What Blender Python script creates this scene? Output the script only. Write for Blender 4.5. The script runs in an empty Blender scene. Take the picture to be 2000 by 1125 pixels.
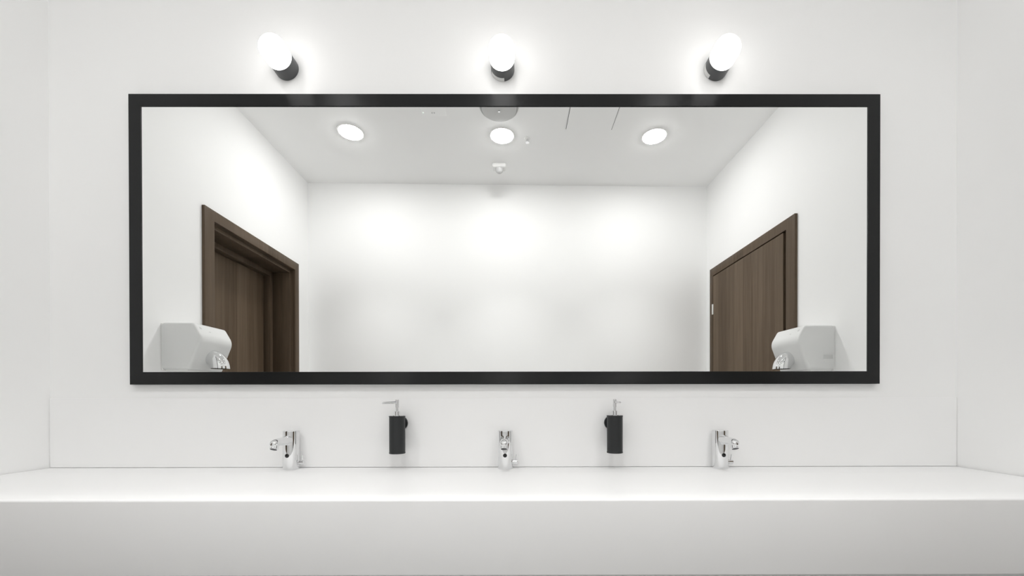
import bpy, bmesh, math
from mathutils import Matrix, Vector, Euler
PI = math.pi
S = bpy.context.scene
COL = S.collection

# ------------------------------------------------------------------ materials
def mat(name, color, rough=0.5, metal=0.0, spec=0.5, coat=0.0):
    m = bpy.data.materials.new(name); m.use_nodes = True
    b = m.node_tree.nodes['Principled BSDF']
    b.inputs['Base Color'].default_value = (*color, 1)
    b.inputs['Roughness'].default_value = rough
    b.inputs['Metallic'].default_value = metal
    b.inputs['Specular IOR Level'].default_value = spec
    b.inputs['Coat Weight'].default_value = coat
    return m

def paint(name, color, rough=0.6, bump=0.05, scale=220, spec=0.3):
    """painted plaster: tiny tonal variation and a fine roller texture"""
    m = mat(name, color, rough, spec=spec); nt = m.node_tree; N = nt.nodes; L = nt.links
    b = N['Principled BSDF']
    tc = N.new('ShaderNodeTexCoord')
    n = N.new('ShaderNodeTexNoise'); n.inputs['Scale'].default_value = scale; n.inputs['Detail'].default_value = 3
    L.new(tc.outputs['Object'], n.inputs['Vector'])
    bp = N.new('ShaderNodeBump'); bp.inputs['Strength'].default_value = bump; bp.inputs['Distance'].default_value = 0.001
    L.new(n.outputs['Fac'], bp.inputs['Height']); L.new(bp.outputs['Normal'], b.inputs['Normal'])
    n2 = N.new('ShaderNodeTexNoise'); n2.inputs['Scale'].default_value = 2.3; n2.inputs['Detail'].default_value = 2
    L.new(tc.outputs['Object'], n2.inputs['Vector'])
    r = N.new('ShaderNodeValToRGB')
    r.color_ramp.elements[0].color = (*[c * 0.985 for c in color], 1)
    r.color_ramp.elements[1].color = (*[min(1, c * 1.012) for c in color], 1)
    L.new(n2.outputs['Fac'], r.inputs['Fac']); L.new(r.outputs['Color'], b.inputs['Base Color'])
    return m

def wood(name, dark, light, plank=0.115, off=0.0):
    """vertical veneer strips with fine vertical grain (object coords: v along local Y, z up)"""
    m = mat(name, dark, 0.5, spec=0.15); nt = m.node_tree; N = nt.nodes; L = nt.links
    b = N['Principled BSDF']
    tc = N.new('ShaderNodeTexCoord')
    mp = N.new('ShaderNodeMapping'); mp.inputs['Scale'].default_value = (14, 14, 0.55)
    L.new(tc.outputs['Object'], mp.inputs['Vector'])
    g = N.new('ShaderNodeTexNoise'); g.inputs['Scale'].default_value = 3.2; g.inputs['Detail'].default_value = 7
    g.inputs['Roughness'].default_value = 0.62; g.inputs['Distortion'].default_value = 0.25
    L.new(mp.outputs['Vector'], g.inputs['Vector'])
    sx = N.new('ShaderNodeSeparateXYZ'); L.new(tc.outputs['Object'], sx.inputs['Vector'])
    a = N.new('ShaderNodeMath'); a.operation = 'MULTIPLY_ADD'; a.inputs[1].default_value = 1 / plank; a.inputs[2].default_value = off
    L.new(sx.outputs['Y'], a.inputs[0])
    f = N.new('ShaderNodeMath'); f.operation = 'FLOOR'; L.new(a.outputs[0], f.inputs[0])
    w = N.new('ShaderNodeTexWhiteNoise'); w.noise_dimensions = '1D'; L.new(f.outputs[0], w.inputs['W'])
    fr = N.new('ShaderNodeMath'); fr.operation = 'FRACT'; L.new(a.outputs[0], fr.inputs[0])
    jt = N.new('ShaderNodeMath'); jt.operation = 'LESS_THAN'; jt.inputs[1].default_value = 0.025; L.new(fr.outputs[0], jt.inputs[0])
    mx = N.new('ShaderNodeMath'); mx.operation = 'MULTIPLY_ADD'; mx.inputs[1].default_value = 0.28
    L.new(w.outputs['Value'], mx.inputs[0])
    h = N.new('ShaderNodeMath'); h.operation = 'MULTIPLY'; h.inputs[1].default_value = 0.75; L.new(g.outputs['Fac'], h.inputs[0])
    L.new(h.outputs[0], mx.inputs[2])
    sb = N.new('ShaderNodeMath'); sb.operation = 'MULTIPLY_ADD'; sb.inputs[1].default_value = -0.22
    L.new(jt.outputs[0], sb.inputs[0]); L.new(mx.outputs[0], sb.inputs[2])
    r = N.new('ShaderNodeValToRGB'); r.color_ramp.elements[0].position = 0.2; r.color_ramp.elements[1].position = 0.8
    r.color_ramp.elements[0].color = (*dark, 1); r.color_ramp.elements[1].color = (*light, 1)
    L.new(sb.outputs[0], r.inputs['Fac']); L.new(r.outputs['Color'], b.inputs['Base Color'])
    return m

def glow(name, color, strength):
    m = bpy.data.materials.new(name); m.use_nodes = True
    b = m.node_tree.nodes['Principled BSDF']
    b.inputs['Base Color'].default_value = (0.9, 0.9, 0.9, 1); b.inputs['Roughness'].default_value = 0.3
    b.inputs['Emission Color'].default_value = (*color, 1); b.inputs['Emission Strength'].default_value = strength
    return m

M_WALL = paint('white_wall_paint', (0.915, 0.916, 0.914))
M_CEIL = paint('white_ceiling_paint', (0.92, 0.92, 0.917))
M_PANEL = mat('white_gloss_panel', (0.92, 0.92, 0.92), 0.35, spec=0.3)
M_SOLID = paint('white_solid_surface', (0.89, 0.89, 0.89), 0.42, bump=0.01, spec=0.35)
M_FRAME = mat('black_satin_lacquer', (0.006, 0.0064, 0.0067), 0.39, spec=0.36)
def brushed(m):
    nt = m.node_tree; b = nt.nodes['Principled BSDF']; tg = nt.nodes.new('ShaderNodeTangent')
    tg.direction_type = 'RADIAL'; tg.axis = 'Z'; nt.links.new(tg.outputs[0], b.inputs['Tangent'])
    b.inputs['Anisotropic'].default_value = 1.0; b.inputs['Anisotropic Rotation'].default_value = 0.25
brushed(M_FRAME)
M_BLACK = paint('black_matt_coating', (0.022, 0.0235, 0.0245), 0.45, bump=0.05, scale=900, spec=0.35)
M_LAMPB = mat('dark_grey_coated_metal', (0.085, 0.088, 0.09), 0.4, spec=0.5)
M_MIRROR = mat('mirror_silver', (0.965, 0.972, 0.966), 0.0, metal=1.0)
M_CHROME = mat('polished_chrome', (0.80, 0.805, 0.81), 0.04, metal=1.0)
M_DARKGREY = mat('dark_grey_mesh', (0.07, 0.072, 0.074), 0.5)
M_EYE = mat('black_glossy_lens', (0.008, 0.008, 0.009), 0.12)
M_ENAMEL = mat('light_grey_enamel', (0.72, 0.725, 0.72), 0.28, spec=0.5)
M_ENAMEL2 = mat('grey_raised_print', (0.58, 0.585, 0.58), 0.4)
M_PLASTIC = mat('white_plastic', (0.80, 0.80, 0.79), 0.4)
M_VALVE = mat('pale_grey_enamel', (0.56, 0.56, 0.555), 0.45)
M_SENS = mat('pale_grey_lens', (0.55, 0.55, 0.55), 0.3)
M_STICK = mat('white_paper_sticker', (0.75, 0.75, 0.74), 0.6)
M_FLOOR = paint('pale_grey_tile', (0.27, 0.27, 0.267), 0.4, bump=0.03)
M_WOOD = wood('brown_veneer', (0.072, 0.049, 0.031), (0.160, 0.117, 0.080))
M_WOODF = wood('brown_veneer_frame', (0.071, 0.049, 0.032), (0.137, 0.100, 0.069), plank=5.0, off=0.3)
M_SHADE = glow('opal_glass_lit', (1.0, 0.985, 0.965), 5.9)
M_LENS = glow('downlight_lens_lit', (1.0, 0.995, 0.985), 102.0)
M_LED = glow('small_indicator_lit', (0.7, 1.0, 0.8), 0.5)

# ------------------------------------------------------------------ mesh helpers
def obj(name, bm, m, parent=None, smooth=True, angle=35, loc=None):
    bmesh.ops.remove_doubles(bm, verts=bm.verts, dist=1e-6)
    bmesh.ops.recalc_face_normals(bm, faces=bm.faces)
    me = bpy.data.meshes.new(name); bm.to_mesh(me); bm.free()
    me.materials.append(m)
    o = bpy.data.objects.new(name, me); COL.objects.link(o)
    if smooth:
        for p in me.polygons: p.use_smooth = True
        me.set_sharp_from_angle(angle=math.radians(angle))
    if parent: o.parent = parent
    if loc: o.location = loc
    return o

def box(bm, x0, x1, y0, y1, z0, z1, bev=0.0, seg=2):
    t = bmesh.new()
    bmesh.ops.create_cube(t, size=1.0)
    for v in t.verts:
        v.co = Vector((x0 + (v.co.x + .5) * (x1 - x0), y0 + (v.co.y + .5) * (y1 - y0), z0 + (v.co.z + .5) * (z1 - z0)))
    if bev: bmesh.ops.bevel(t, geom=t.edges[:], offset=bev, segments=seg, profile=0.5, affect='EDGES')
    merge(bm, t); return bm

def merge(bm, t, M=None):
    me = bpy.data.meshes.new('tmp')
    if M: bmesh.ops.transform(t, matrix=M, verts=t.verts)
    t.to_mesh(me); t.free(); bm.from_mesh(me); bpy.data.meshes.remove(me)

def lathe(bm, prof, seg=48, M=None):
    """prof: list of (r, h) along +Z; r = 0 closes"""
    t = bmesh.new(); rings = []
    for r, h in prof:
        if r < 1e-7: rings.append([t.verts.new((0, 0, h))])
        else: rings.append([t.verts.new((r * math.cos(2 * PI * i / seg), r * math.sin(2 * PI * i / seg), h)) for i in range(seg)])
    for a, b in zip(rings, rings[1:]):
        for i in range(seg):
            j = (i + 1) % seg
            if len(a) == 1 and len(b) == 1: continue
            if len(a) == 1: t.faces.new((a[0], b[i], b[j]))
            elif len(b) == 1: t.faces.new((a[i], b[0], a[j]))
            else: t.faces.new((a[i], b[i], b[j], a[j]))
    merge(bm, t, M); return bm

def loft(bm, rings, cap0=True, cap1=True):
    t = bmesh.new(); R = [[t.verts.new(p) for p in r] for r in rings]; n = len(R[0])
    for a, b in zip(R, R[1:]):
        for i in range(n):
            j = (i + 1) % n; t.faces.new((a[i], b[i], b[j], a[j]))
    if cap0: t.faces.new(R[0][::-1])
    if cap1: t.faces.new(R[-1])
    merge(bm, t); return bm

def prism(bm, pts, axis, a, b, bev=0.0, seg=3):
    """polygon pts extruded along axis ('x','y','z') from a to b"""
    t = bmesh.new()
    def P(p, h): return {'x': (h, p[0], p[1]), 'y': (p[0], h, p[1]), 'z': (p[0], p[1], h)}[axis]
    A = [t.verts.new(P(p, a)) for p in pts]; B = [t.verts.new(P(p, b)) for p in pts]; n = len(pts)
    t.faces.new(A[::-1]); t.faces.new(B)
    for i in range(n): t.faces.new((A[i], A[(i + 1) % n], B[(i + 1) % n], B[i]))
    bmesh.ops.recalc_face_normals(t, faces=t.faces)
    if bev: bmesh.ops.bevel(t, geom=t.edges[:], offset=bev, segments=seg, profile=0.5, affect='EDGES')
    merge(bm, t); return bm

def to_y(): return Matrix.Rotation(PI / 2, 4, 'X')       # +Z -> -Y (out of the mirror wall into the room)

def thing(name, label, cat, loc=(0, 0, 0), rotz=0, group=None):
    o = bpy.data.objects.new(name, None); COL.objects.link(o)
    o.empty_display_size = 0.05
    o.location = loc; o.rotation_euler = (0, 0, rotz); o['label'] = label; o['category'] = cat
    if group: o['group'] = group
    return o

def struct(o, label=None):
    o['kind'] = 'structure'
    if label: o['label'] = label
    return o

def dup(root, loc, rotz, label, skip=()):
    r = root.copy(); COL.objects.link(r); r.location = loc; r.rotation_euler = (0, 0, rotz); r['label'] = label
    for ch in list(root.children):
        if ch.name.split('.')[0] in skip: continue
        c = ch.copy(); COL.objects.link(c); c.parent = r
        for g in ch.children:
            d = g.copy(); COL.objects.link(d); d.parent = c
    return r

# ------------------------------------------------------------------ room frame
# The mirror wall is the plane y = 0 (room towards -y).  The other walls and the ceiling stand a good
# degree off square to it: their coordinates are (u, v, z), v = distance from the mirror wall.
DE = 0.01974
XL, XR, LEN, HC = -1.7672, 1.6331, 1.9505, 2.9397
def W(u, v, z=0.0):
    c, s = math.cos(DE), math.sin(DE)
    return Vector((c * u - s * v, -(s * u + c * v), z))
ROT = -DE
def room(o): o.rotation_euler = (0, 0, ROT); return o    # local (u, -v, z)

# mirror wall
struct(obj('wall_front', box(bmesh.new(), -2.15, 1.95, 0, 0.12, 0, HC + 0.1), M_WALL), 'white painted wall carrying the mirror and wall lamps')
# floor and ceiling
struct(room(obj('floor', box(bmesh.new(), XL - .45, XR + .3, -LEN - .15, 0.05, -0.1, 0), M_FLOOR)), 'pale tiled floor')
struct(room(obj('ceiling', box(bmesh.new(), XL - .45, XR + .3, -LEN - .15, 0.15, HC, HC + .1), M_CEIL)), 'flat white ceiling seen in the mirror')
struct(room(obj('wall_back', box(bmesh.new(), XL - .45, XR + .3, -LEN - .12, -LEN, 0, HC), M_WALL)), 'plain white wall opposite the mirror')

def door_wall(bm, xa, xb, v0, v1, zt):
    box(bm, xa, xb, -v0, 0.12, 0, HC)
    box(bm, xa, xb, -LEN, -v1, 0, HC)
    box(bm, xa, xb, -v1, -v0, zt, HC)
    return bm
struct(room(obj('wall_left', door_wall(bmesh.new(), XL - .42, XL, .862, 1.730, 2.142), M_WALL)), 'white side wall with the recessed brown door')
struct(room(obj('wall_right', door_wall(bmesh.new(), XR, XR + .25, .905, 1.832, 2.150), M_WALL)), 'white side wall with the flush brown door')

# ------------------------------------------------------------------ doors
def u_frame(bm, xa, xb, vo0, vo1, zo, vi0, vi1, zi, bev=0.0):
    """three-sided frame in the (v, z) plane, from x = xa to xb; mitre-free"""
    pts = [(-vo0, 0), (-vo0, zo), (-vo1, zo), (-vo1, 0), (-vi1, 0), (-vi1, zi), (-vi0, zi), (-vi0, 0)]
    return prism(bm, pts, 'x', xa, xb, bev, 2)

d1 = room(thing('door_1', 'brown wooden door set deep in its frame in the left wall', 'door'))
struct(d1)
obj('casing', u_frame(bmesh.new(), XL - .004, XL + .016, .800, 1.7735, 2.193, .874, 1.7193, 2.131, .0015), M_WOODF, d1)
lin = bmesh.new()
u_frame(lin, XL - .155, XL - .002, .864, 1.728, 2.140, .876, 1.717, 2.129)          # lining board
u_frame(lin, XL - .155, XL - .022, .870, 1.722, 2.135, .886, 1.7093, 2.106, .0008)   # rebate step
obj('lining', lin, M_WOODF, d1)
obj('door_stop', u_frame(bmesh.new(), XL - .206, XL - .155, .864, 1.728, 2.140, .918, 1.677, 2.071, .0015), M_WOODF, d1)
obj('door_leaf', box(bmesh.new(), XL - .246, XL - .206, -1.728, -.864, 0.004, 2.140, .001, 1), M_WOOD, d1)

d2 = room(thing('door_2', 'brown wooden door closed flush with the right wall', 'door'))
struct(d2)
obj('casing', u_frame(bmesh.new(), XR - .016, XR + .004, .8455, 1.866, 2.197, .9236, 1.816, 2.133, .0015), M_WOODF, d2)
obj('lining', u_frame(bmesh.new(), XR + .002, XR + .12, .907, 1.831, 2.148, .922, 1.8175, 2.1345), M_WOODF, d2)
obj('door_leaf', box(bmesh.new(), XR - .014, XR + .026, -1.8125, -.950, 0.004, 2.126, .0012, 1), M_WOOD, d2)
obj('door_stop', u_frame(bmesh.new(), XR + .05, XR + .075, .915, 1.822, 2.14, .96, 1.79, 2.10), M_WOODF, d2)
hg = bmesh.new(); box(hg, XR - .0185, XR - .012, -1.828, -1.806, 1.812, 1.896, .002)
lathe(hg, [(0, 1.812), (.0045, 1.812), (.0045, 1.896), (0, 1.896)], 16, Matrix.Translation((XR - .019, -1.8145, 0)))
obj('hinge', hg, mat('brushed_steel', (0.85, .85, .84), .3, metal=0.9), d2)

# ------------------------------------------------------------------ mirror
mr = thing('wall_mirror', 'wide rectangular wall mirror in a black frame above the basin', 'mirror', (-0.0618, 0, 1.16))
x0, x1, z0, z1 = -1.3910, 1.3910, 0.0008, 1.0742
fw, ft = 0.0465, 0.020
fb = bmesh.new()
for a, b in (((x0, z0), (x1, z0)), ((x1, z0), (x1, z1)), ((x1, z1), (x0, z1)), ((x0, z1), (x0, z0))):
    A = Vector((a[0], 0, a[1])); B = Vector((b[0], 0, b[1])); d = (B - A).normalized(); n = Vector((-d.z, 0, d.x))
    prof = [(0, 0), (0, -ft + .0022), (.0022, -ft), (fw - .0008, -ft), (fw, -ft + .0008), (fw, -.008), (fw, 0)]
    r0 = [A + n * p + d * p + Vector((0, q, 0)) for p, q in prof]
    r1 = [B + n * p - d * p + Vector((0, q, 0)) for p, q in prof]
    loft(fb, [r0, r1])
obj('frame', fb, M_FRAME, mr, angle=20)
obj('mirror_glass', box(bmesh.new(), x0 + fw, x1 - fw, -.017, -.008, z0 + fw, z1 - fw), M_MIRROR, mr, smooth=False)

# ------------------------------------------------------------------ wall lamps
LAMPS = [(-.877, 2.340, 'leftmost of the three lit opal wall lamps above the mirror'),
         (-.0713, 2.337, 'lit opal wall lamp above the middle of the mirror'),
         (.725, 2.339, 'rightmost of the three lit opal wall lamps above the mirror')]
def make_lamp(loc, label):
    t = thing('wall_lamp', label, 'lamp', loc, 0, 'lamps above the mirror')
    obj('lamp_base', lathe(bmesh.new(), [(0, 0), (.0425, 0), (.0435, .001), (.0435, .003), (.0435, .045), (.0435, .047), (.043, .048), (.040, .048), (0, .047)], 64, to_y()), M_LAMPB, t)
    prof = [(0, .0475), (.0405, .0475), (.0445, .049), (.0452, .053)]
    rr = .022; R = .0452; H = .112
    prof += [(R - rr + rr * math.cos(k * PI / 16), H - rr + rr * math.sin(k * PI / 16)) for k in range(0, 9)] + [(0, H)]
    obj('glass_shade', lathe(bmesh.new(), prof, 64, to_y()), M_SHADE, t)
    return t
def sticker(parent, a0, a1, d0, d1):
    bm = bmesh.new(); n = 14; r = .0439; rows = []
    for d in (d0, d1):
        for rr in (r, r - .0008):
            rows.append([(rr * math.cos(a0 + (a1 - a0) * i / n), -d, rr * math.sin(a0 + (a1 - a0) * i / n)) for i in range(n + 1)])
    vs = [[bm.verts.new(p) for p in r_] for r_ in rows]; o, oi, p, pi_ = vs
    for i in range(n):
        for A, B in ((o, p), (p, pi_), (pi_, oi), (oi, o)): bm.faces.new((A[i], A[i + 1], B[i + 1], B[i]))
    for i in (0, n): bm.faces.new((o[i], p[i], pi_[i], oi[i]))
    s = obj('sticker', bm, M_STICK, parent); s['label'] = 'white paper sticker'
    return s
l0 = make_lamp((LAMPS[0][0], 0, LAMPS[0][1]), LAMPS[0][2])
l1 = dup(l0, (LAMPS[1][0], 0, LAMPS[1][1]), 0, LAMPS[1][2])
l2 = dup(l0, (LAMPS[2][0], 0, LAMPS[2][1]), 0, LAMPS[2][2])
sticker(l1, math.radians(205), math.radians(278), .001, .0165)
sticker(l2, math.radians(165), math.radians(232), .001, .0165)

# ------------------------------------------------------------------ splashback and wash basin
sp = bmesh.new(); box(sp, -1.766, 1.632, -.0045, -.0002, .8517, 1.1103, .0008, 1)
o = obj('splashback_panel', sp, M_PANEL); o['label'] = 'low white splashback panel along the wall behind the taps'; o['category'] = 'splashback'

YF = -.4935
def basin():
    bm = bmesh.new()
    zt, zb = .8505, .6575
    # closed cross-section in (y, z), swept along x; trough fades out at both ends
    def section(dep):
        P = [(-.0045, zb), (-.0045, zt)]
        P += [(-.10, zt)]
        k = 12
        for i in range(k + 1):                       # back slope, bottom, front slope as one smooth bowl
            s = i / k; y = -.115 + (-.438 + .115) * s
            w = 0.5 - 0.5 * math.cos(2 * PI * s); w = w ** 0.6
            P.append((y, zt - dep * w))
        P += [(-.448, zt)]
        r = .006
        for i in range(6):
            a = PI / 2 + i / 5 * PI / 2
            P.append((YF + r + r * math.cos(a), zt - r + r * math.sin(a)))
        for i in range(4):
            a = PI + i / 3 * PI / 2
            P.append((YF + .003 + .003 * math.cos(a), zb + .003 + .003 * math.sin(a)))
        return P
    rings = []
    xa, xb = -1.7635, 1.6275
    for x, dep in ((0, 0), (.05, 0), (.07, .002), (.1, .007), (.15, .012), (.2, .014)):
        rings.append((xa + x, dep))
    for x, dep in ((.2, .014), (.15, .012), (.1, .007), (.07, .002), (.05, 0), (0, 0)):
        rings.append((xb - x, dep))
    # ends follow the slightly skewed side walls
    out = []
    for x, dep in rings:
        R = []
        for y, z in section(dep):
            sh = DE * y * -1.0
            R.append((x - DE * (-y), y, z))
        out.append(R)
    return loft(bm, out)
wb = thing('wash_basin', 'long white trough wash basin running wall to wall under the mirror', 'sink', (0, 0, 0))
obj('basin', basin(), M_SOLID, wb, angle=40)
# the pipes and brackets are hidden behind the apron; a closed wall cupboard of the same white carries it
cb = bmesh.new(); box(cb, -1.74, 1.60, -.30, -.002, 0.02, .6565, .002)
obj('support_panel', cb, M_SOLID, wb)

# ------------------------------------------------------------------ taps
def make_tap(loc, label):
    t = thing('faucet', label, 'tap', loc, 0, 'sensor taps along the basin')
    R = .0275
    obj('tap_body', lathe(bmesh.new(), [(0, 0), (R, 0), (R, .001), (R, .004), (R, .1365), (R, .1385), (R - .0008, .1400), (R - .003, .1408), (R - .006, .1408), (0, .1408)], 64), M_CHROME, t)
    # spout: swept oval, thick at the root, rounded over and bent down to the outlet
    path = [(-.012, .108, .0185, .0185), (-.030, .1075, .0166, .0176), (-.045, .1070, .0148, .0160), (-.060, .1062, .0140, .0146), (-.075, .1060, .0142, .0136),
            (-.090, .1058, .0146, .0130), (-.102, .1046, .0138, .0120), (-.109, .1024, .0112, .0096), (-.113, .1000, .0076, .0064), (-.1145, .0986, .0040, .0032)]
    rings = []
    for y, z, rx, rz in path:
        rings.append([(rx * math.cos(2 * PI * i / 32), y, z + rz * math.sin(2 * PI * i / 32)) for i in range(32)])
    s = bmesh.new(); loft(s, rings)
    spout = obj('spout', s, M_CHROME, t, angle=60)
    tilt = Matrix.Translation((0, -.0985, .0965)) @ Matrix.Rotation(math.radians(-27), 4, 'X')
    a = bmesh.new(); lathe(a, [(0, .004), (.0128, .004), (.0128, -.001), (.0118, -.0018), (.0118, -.0035), (.0128, -.0042), (.0128, -.0048), (.0128, -.0125), (.0128, -.0132), (.0118, -.0140), (.0108, -.0140), (.0108, -.0126), (0, -.0126)], 40, tilt)
    ae = obj('aerator_ring', a, M_CHROME, spout)
    g = bmesh.new(); lathe(g, [(0, -.0122), (.0107, -.0122), (.0107, -.0132), (0, -.0134)], 32, tilt)
    gg = obj('aerator_mesh', g, M_DARKGREY, spout); gg['label'] = 'dark grey outlet mesh'
    e = bmesh.new(); lathe(e, [(0, 0), (.0072, 0), (.0072, .0018), (.0062, .0024), (0, .0026)], 32, Matrix.Translation((0, -R + .0012, .0515)) @ to_y())
    ey = obj('sensor_eye', e, M_EYE, t); ey['label'] = 'round black sensor eye'
    k = bmesh.new(); lathe(k, [(0, 0), (.0085, 0), (.0085, .003), (.0075, .0035), (.0075, .0045), (.0085, .005), (.0085, .019), (.0075, .0202), (0, .0204)], 32,
                           Matrix.Translation((R - .002, 0, .0235)) @ Matrix.Rotation(PI / 2, 4, 'Y'))
    kn = obj('temperature_knob', k, M_CHROME, t)
    l = bmesh.new(); lathe(l, [(0, 0), (.0024, 0), (.0024, .022), (.0018, .0226), (0, .0228)], 16,
                           Matrix.Translation((R + .0115, 0, .0290)) @ Matrix.Rotation(math.radians(8), 4, 'Y'))
    obj('lever_pin', l, M_CHROME, kn)
    return t
TAPS = [(-.847, 'chrome sensor tap below the left part of the mirror, leftmost of three'),
        (-.0625, 'chrome sensor tap between the two black soap dispensers'),
        (.727, 'chrome sensor tap below the right part of the mirror, rightmost of three')]
t0 = make_tap((TAPS[0][0], -.0345, .8505), TAPS[0][1])
for x, lb in TAPS[1:]: dup(t0, (x, -.0345, .8505), 0, lb)

# ------------------------------------------------------------------ soap dispensers
def make_dispenser(loc, label, spin, discx):
    t = thing('soap_dispenser', label, 'soap dispenser', loc, 0, 'wall soap dispensers')
    ax = -.058
    T = Matrix.Translation((0, ax, 0))
    R = .0278
    b = bmesh.new(); lathe(b, [(0, 0), (R, 0), (R + .0007, .0008), (R + .0007, .004), (R, .005), (R, .007), (R, .1285), (R, .1305), (R + .0009, .132), (R + .0009, .1345), (R, .1352), (0, .1352)], 64, T)
    obj('bottle', b, M_BLACK, t)
    c = bmesh.new(); lathe(c, [(0, .1350), (.0215, .1350), (.0215, .1368), (.0205, .1374), (.0095, .1374), (.0095, .1510), (.0088, .1518), (0, .1518)], 48, T)
    obj('pump_collar', c, M_CHROME, t)
    h = bmesh.new(); lathe(h, [(0, .1515), (.0052, .1515), (.0052, .1655), (.0066, .1660), (.0066, .1668), (.0066, .1915), (.0066, .1925), (.0060, .1932), (0, .1932)], 40, T)
    hd = obj('pump_head', h, M_CHROME, t)
    n = bmesh.new(); rings = []
    for d, z, rx, rz in ((.004, .1835, .0036, .0042), (.02, .1835, .0036, .0040), (.045, .1828, .0033, .0034), (.060, .1822, .0030, .0028), (.0645, .1816, .0026, .0024)):
        rings.append([(rx * math.cos(2 * PI * i / 20), -d, z + rz * math.sin(2 * PI * i / 20)) for i in range(20)])
    loft(n, rings)
    nz = obj('nozzle', n, M_CHROME, hd); nz.rotation_euler = (0, 0, spin); nz.location = (0, ax, 0)
    w = bmesh.new(); lathe(w, [(0, 0), (.0262, 0), (.0268, .001), (.0268, .0105), (.0258, .0118), (0, .012)], 48, Matrix.Translation((discx, -.0045, .1065)) @ to_y())
    lathe(w, [(0, .01), (.008, .01), (.008, .03), (0, .03)], 24, Matrix.Translation((discx, -.0045, .1065)) @ to_y())
    obj('wall_mount', w, M_BLACK, t)
    r = bmesh.new(); lathe(r, [(R - .0002, .100), (R + .0006, .100), (R + .0006, .113), (R - .0002, .113), (R - .0002, .100)], 48, T)
    return t
make_dispenser((-.4515, 0, .9100), 'black soap dispenser left of the middle tap, its pump nozzle pointing left', math.radians(-33), -.0025)
make_dispenser((.3342, 0, .9108), 'black soap dispenser right of the middle tap, its pump nozzle pointing forward', math.radians(4), -.0013)

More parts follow.
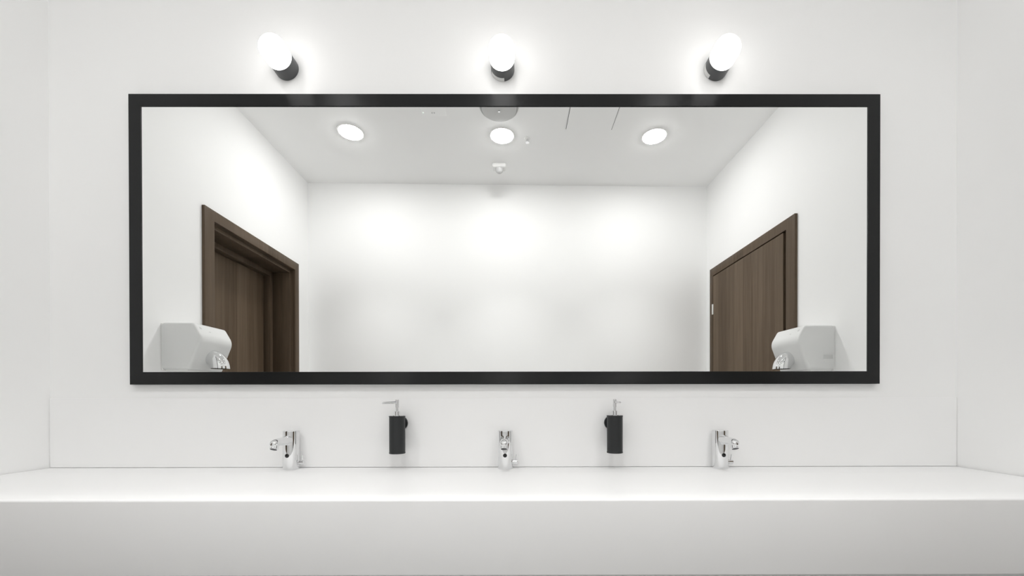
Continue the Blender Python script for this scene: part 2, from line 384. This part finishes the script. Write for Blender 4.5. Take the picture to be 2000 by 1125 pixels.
# ------------------------------------------------------------------ hand dryers
def make_dryer(loc, rotz, label, side, print_plate):
    """local frame: +x out of the wall, y along the wall, mirror-facing end at y = side*w/2, z up from the underside"""
    t = thing('hand_dryer', label, 'hand dryer', loc, rotz, 'hand dryers')
    w = .228; H = .232
    def fillet(P, Q, R_, r, n):
        P, Q, R_ = Vector(P), Vector(Q), Vector(R_); a = (P - Q).normalized(); b = (R_ - Q).normalized()
        th = a.angle(b); t_ = r / math.tan(th / 2); c_ = Q + (a + b).normalized() * (r / math.sin(th / 2))
        s0 = Q + a * t_ - c_; s1 = Q + b * t_ - c_; tot = s0.angle_signed(s1)
        return [tuple(c_ + Matrix.Rotation(-tot * k / n, 2) @ s0) for k in range(n + 1)]
    raw = [((.006, 0), .006, 3), ((.139, 0), .010, 5), ((.2005, .158), .060, 10), ((.158, .232), .018, 6), ((.006, .232), .007, 3)]
    prof = []
    for i, (q, r, n) in enumerate(raw):
        prof += fillet(raw[i - 1][0], q, raw[(i + 1) % 5][0], r, n)
    bm = bmesh.new()
    rr = .015; cxp, czp = .095, .120; rings = []
    ys = [(-w / 2 + rr - rr * math.sin(k * PI / 12), rr - rr * math.cos(k * PI / 12)) for k in range(6, -1, -1)]
    ys += [(-w / 2 + rr + .004, 0), (w / 2 - rr - .004, 0)] + [(-y, d) for y, d in reversed(ys)]
    for y, d in ys:
        rings.append([(max(.006, cxp + (x - cxp) * (1 - d / .095)) if x > .02 else x, y, czp + (z - czp) * (1 - d / .115)) for x, z in prof])
    loft(bm, rings)
    obj('housing', bm, M_ENAMEL, t, angle=28)
    p = bmesh.new(); box(p, 0, .0075, -w / 2 + .004, w / 2 - .004, -.003, H - .004, .002)
    obj('back_plate', p, M_PLASTIC, t)
    # underside grille plate
    q = bmesh.new(); box(q, .010, .120, -w / 2 + .016, w / 2 - .016, -.006, .003, .0025)
    obj('bottom_plate', q, M_PLASTIC, t)
    # chrome nozzle: an elbow out of the sloping lower front, opening downwards
    n = bmesh.new(); rings = []
    cxr, czr = .178, .032; RB = .032; RT = .0395
    for i in range(15):
        a = PI / 2 * i / 14
        # centre line: from the sloping face outward, then down
        px = .150 + .056 * math.sin(a); pz = .060 - .0 + .012 * math.cos(a) - .048 * (1 - math.cos(a))
        tx, tz = math.cos(a), -math.sin(a); nx, nz = math.sin(a), math.cos(a)
        R = RT + .004 * math.sin(a)
        rings.append([(px + nx * R * math.sin(b), R * math.cos(b), pz + nz * R * math.sin(b)) for b in [2 * PI * k / 40 for k in range(40)]])
    inner = [[(x + (cx_ - x) * .1, y * .9, z + .001) for (x, y, z) in rings[-1]] for cx_ in (.206,)][0]
    deep = [(x, y, z + .02) for (x, y, z) in inner]
    loft(n, rings + [inner, deep], True, True)
    nz = obj('nozzle', n, M_CHROME, t, angle=50); nz['label'] = 'polished chrome swivel nozzle'
    # small marks on the sloping top front
    def front_pt(s): return (.18775 + (.16565 - .18775) * s, .1802 + (.2187 - .1802) * s)
    for yy, ww, s0, s1 in ((side * .083, .012, .60, .86), (side * .030, .012, .42, .47)):
        k = bmesh.new(); a, b = front_pt(s0), front_pt(s1)
        nrm = Vector((b[1] - a[1], 0, -(b[0] - a[0]))).normalized() * .0008
        r0 = [(a[0] + nrm.x * f, y_, a[1] + nrm.z * f) for y_, f in ((yy - ww / 2, -1), (yy + ww / 2, -1), (yy + ww / 2, 1), (yy - ww / 2, 1))]
        r1 = [(b[0] + nrm.x * f, y_, b[1] + nrm.z * f) for y_, f in ((yy - ww / 2, -1), (yy + ww / 2, -1), (yy + ww / 2, 1), (yy - ww / 2, 1))]
        loft(k, [r0, r1])
        obj('marking', k, M_ENAMEL2, t)
    if print_plate:
        e = bmesh.new(); y = side * w / 2; y0, y1 = sorted((y - side * .001, y + side * .0012))
        e.free()
        for xa, xb, za, zb in ((.012, .066, .0500, .0510), (.012, .066, .0845, .0853), (.016, .058, .0400, .0412)):
            obj('raised_line', box(bmesh.new(), xa, xb, y0, y1, za, zb), M_PLASTIC, t)
        g = bmesh.new(); y0, y1 = sorted((y - side * .001, y + side * .0008))
        box(g, .014, .064, y0, y1, .0570, .0780, .0004, 1)
        obj('raised_plate', g, M_ENAMEL2, t)
    return t
pL = W(XL, .535 + .114, 1.2555); pR = W(XR, .566 + .114, 1.2575)
make_dryer(pL, ROT, 'light grey hand dryer with chrome nozzle on the left wall beside the recessed door', 1, False)
make_dryer(pR, ROT + PI, 'light grey hand dryer with chrome nozzle on the right wall beside the flush door', -1, True)

# ------------------------------------------------------------------ ceiling fittings
CL = [(-1.147, 1.302, 'leftmost of the three round ceiling downlights reflected in the mirror'),
      (-.112, 1.318, 'round ceiling downlight reflected above the motion sensor, middle of three'),
      (.948, 1.302, 'rightmost of the three round ceiling downlights reflected in the mirror')]
BEAM, BEAM_SPREAD = 3.7, 72.0
def make_downlight(loc, label):
    t = thing('ceiling_light', label, 'ceiling light', loc, ROT, 'round ceiling downlights')
    obj('trim_ring', lathe(bmesh.new(), [(.077, 0), (.0905, 0), (.0905, -.0015), (.088, -.004), (.082, -.005), (.0785, -.0035), (.077, 0)], 64), M_PLASTIC, t)
    la = bpy.data.lights.new('downlight_beam', 'AREA'); la.shape = 'DISK'; la.size = .15; la.spread = math.radians(BEAM_SPREAD)
    la.energy = BEAM; la.color = (1.0, .995, .985)
    lo = bpy.data.objects.new('downlight_beam', la); COL.objects.link(lo); lo.parent = t; lo.location = (0, 0, -.0145)
    obj('lens', lathe(bmesh.new(), [(0, 0), (.0785, 0), (.0785, -.003), (.074, -.0075), (.06, -.0105), (.03, -.0125), (0, -.013)], 64), M_LENS, t)
    return t
c0 = make_downlight(W(CL[0][0], CL[0][1], HC), CL[0][2])
for u, v, lb in CL[1:]: dup(c0, W(u, v, HC), ROT, lb)

t = thing('motion_sensor', 'small white motion sensor on the ceiling below the middle downlight', 'sensor', W(-.144, 1.662, HC), ROT)
b = bmesh.new(); box(b, -.053, .053, -.036, .036, -.034, 0, .012, 4); obj('sensor_housing', b, M_PLASTIC, t)
obj('sensor_lens', lathe(bmesh.new(), [(0, -.034), (.030, -.034), (.030, -.040), (.027, -.052), (.018, -.062), (.009, -.067), (0, -.068)], 40), M_SENS, t)

t = thing('sprinkler_head', 'tiny chrome sprinkler head on the ceiling right of the middle downlight', 'sprinkler', W(.065, 1.347, HC), ROT)
obj('escutcheon', lathe(bmesh.new(), [(0, 0), (.022, 0), (.021, -.003), (.010, -.006), (0, -.006)], 32), M_PLASTIC, t)
f = bmesh.new(); lathe(f, [(0, -.005), (.006, -.005), (.006, -.012), (.003, -.016), (.003, -.024), (0, -.024)], 24)
for s in (-1, 1): box(f, s * .008 - .001, s * .008 + .001, -.002, .002, -.026, -.006)
obj('sprinkler_frame', f, M_CHROME, t)
obj('deflector', lathe(bmesh.new(), [(0, -.024), (.013, -.026), (.013, -.0275), (0, -.0265)], 32), M_CHROME, t)

t = thing('air_vent', 'round white ceiling air valve cut off by the mirror frame', 'vent', W(-.122, 1.043, HC), ROT)
obj('valve_ring', lathe(bmesh.new(), [(.112, 0), (.124, 0), (.124, -.003), (.121, -.009), (.116, -.011), (.112, -.008), (.112, 0)], 64), M_VALVE, t)
obj('valve_disc', lathe(bmesh.new(), [(0, -.010), (.060, -.010), (.107, -.012), (.110, -.016), (.107, -.021), (.06, -.027), (0, -.029)], 64), M_VALVE, t)
obj('valve_core', lathe(bmesh.new(), [(0, 0), (.05, 0), (.05, -.013), (0, -.013)], 40), M_DARKGREY, t)
obj('centre_screw', lathe(bmesh.new(), [(0, -.028), (.006, -.029), (.006, -.033), (0, -.034)], 20), M_CHROME, t)

t = thing('access_hatch', 'square white access hatch with fine dark joints in the ceiling', 'hatch', W(.478, 1.08, HC), ROT)
b = bmesh.new(); box(b, -.153, .153, -.158, .158, -.004, 0, .0008, 1); obj('hatch_panel', b, M_CEIL, t)
for s in (-1, 1):
    obj('joint_strip', box(bmesh.new(), s * .1545 - .0014, s * .1545 + .0014, -.158, .158, -.0035, .0), M_DARKGREY, t)

t = thing('emergency_light', 'flat white emergency light with tiny indicators on the ceiling', 'emergency light', W(-.540, 1.05, HC), ROT)
b = bmesh.new(); box(b, -.078, .078, -.075, .075, -.008, 0, .004, 3); obj('cover', b, M_CEIL, t)
for x in (-.066, -.010, .004):
    b = bmesh.new(); lathe(b, [(0, -.006), (.0045, -.006), (.0045, -.0095), (0, -.011)], 16, Matrix.Translation((x, -.045, 0)))
    obj('indicator', b, M_LED if x < -.05 else M_SENS, t)

# ------------------------------------------------------------------ camera
cx, cy, F = 1021.86, 785.54, 780.0
yaw, pit, rol = .0023, .00413, .00134
def rz(a): return Matrix(((math.cos(a), -math.sin(a), 0), (math.sin(a), math.cos(a), 0), (0, 0, 1)))
def rx(a): return Matrix(((1, 0, 0), (0, math.cos(a), -math.sin(a)), (0, math.sin(a), math.cos(a))))
def ry(a): return Matrix(((math.cos(a), 0, -math.sin(a)), (0, 1, 0), (math.sin(a), 0, math.cos(a))))
Rw = ry(rol) @ rx(pit) @ rz(yaw)
Rt = Rw.transposed()
R3 = Matrix((Rt.col[0], Rt.col[2], -Rt.col[1])).transposed()
cam = bpy.data.cameras.new('camera'); co = bpy.data.objects.new('camera', cam); COL.objects.link(co)
co.matrix_world = Matrix.Translation((0, -1.5, 1.10)) @ R3.to_4x4()
cam.sensor_width = 36; cam.sensor_fit = 'HORIZONTAL'; cam.lens = F / 2000 * 36
cam.shift_x = (1000 - cx) / 2000; cam.shift_y = (cy - 562.5) / 2000
cam.clip_start = 0.01
S.camera = co

# ------------------------------------------------------------------ render look
w = bpy.data.worlds.new('world'); S.world = w; w.use_nodes = True
w.node_tree.nodes['Background'].inputs[0].default_value = (0, 0, 0, 1)
S.view_settings.view_transform = 'Standard'; S.view_settings.look = 'None'
S.view_settings.gamma = 1.0; S.view_settings.use_curve_mapping = False
S.view_settings.exposure = 0.04
c = S.cycles
c.max_bounces = 24; c.diffuse_bounces = 16; c.glossy_bounces = 10
c.caustics_reflective = True; c.blur_glossy = 0.3
c.sample_clamp_indirect = 6.0
c.use_denoising = True
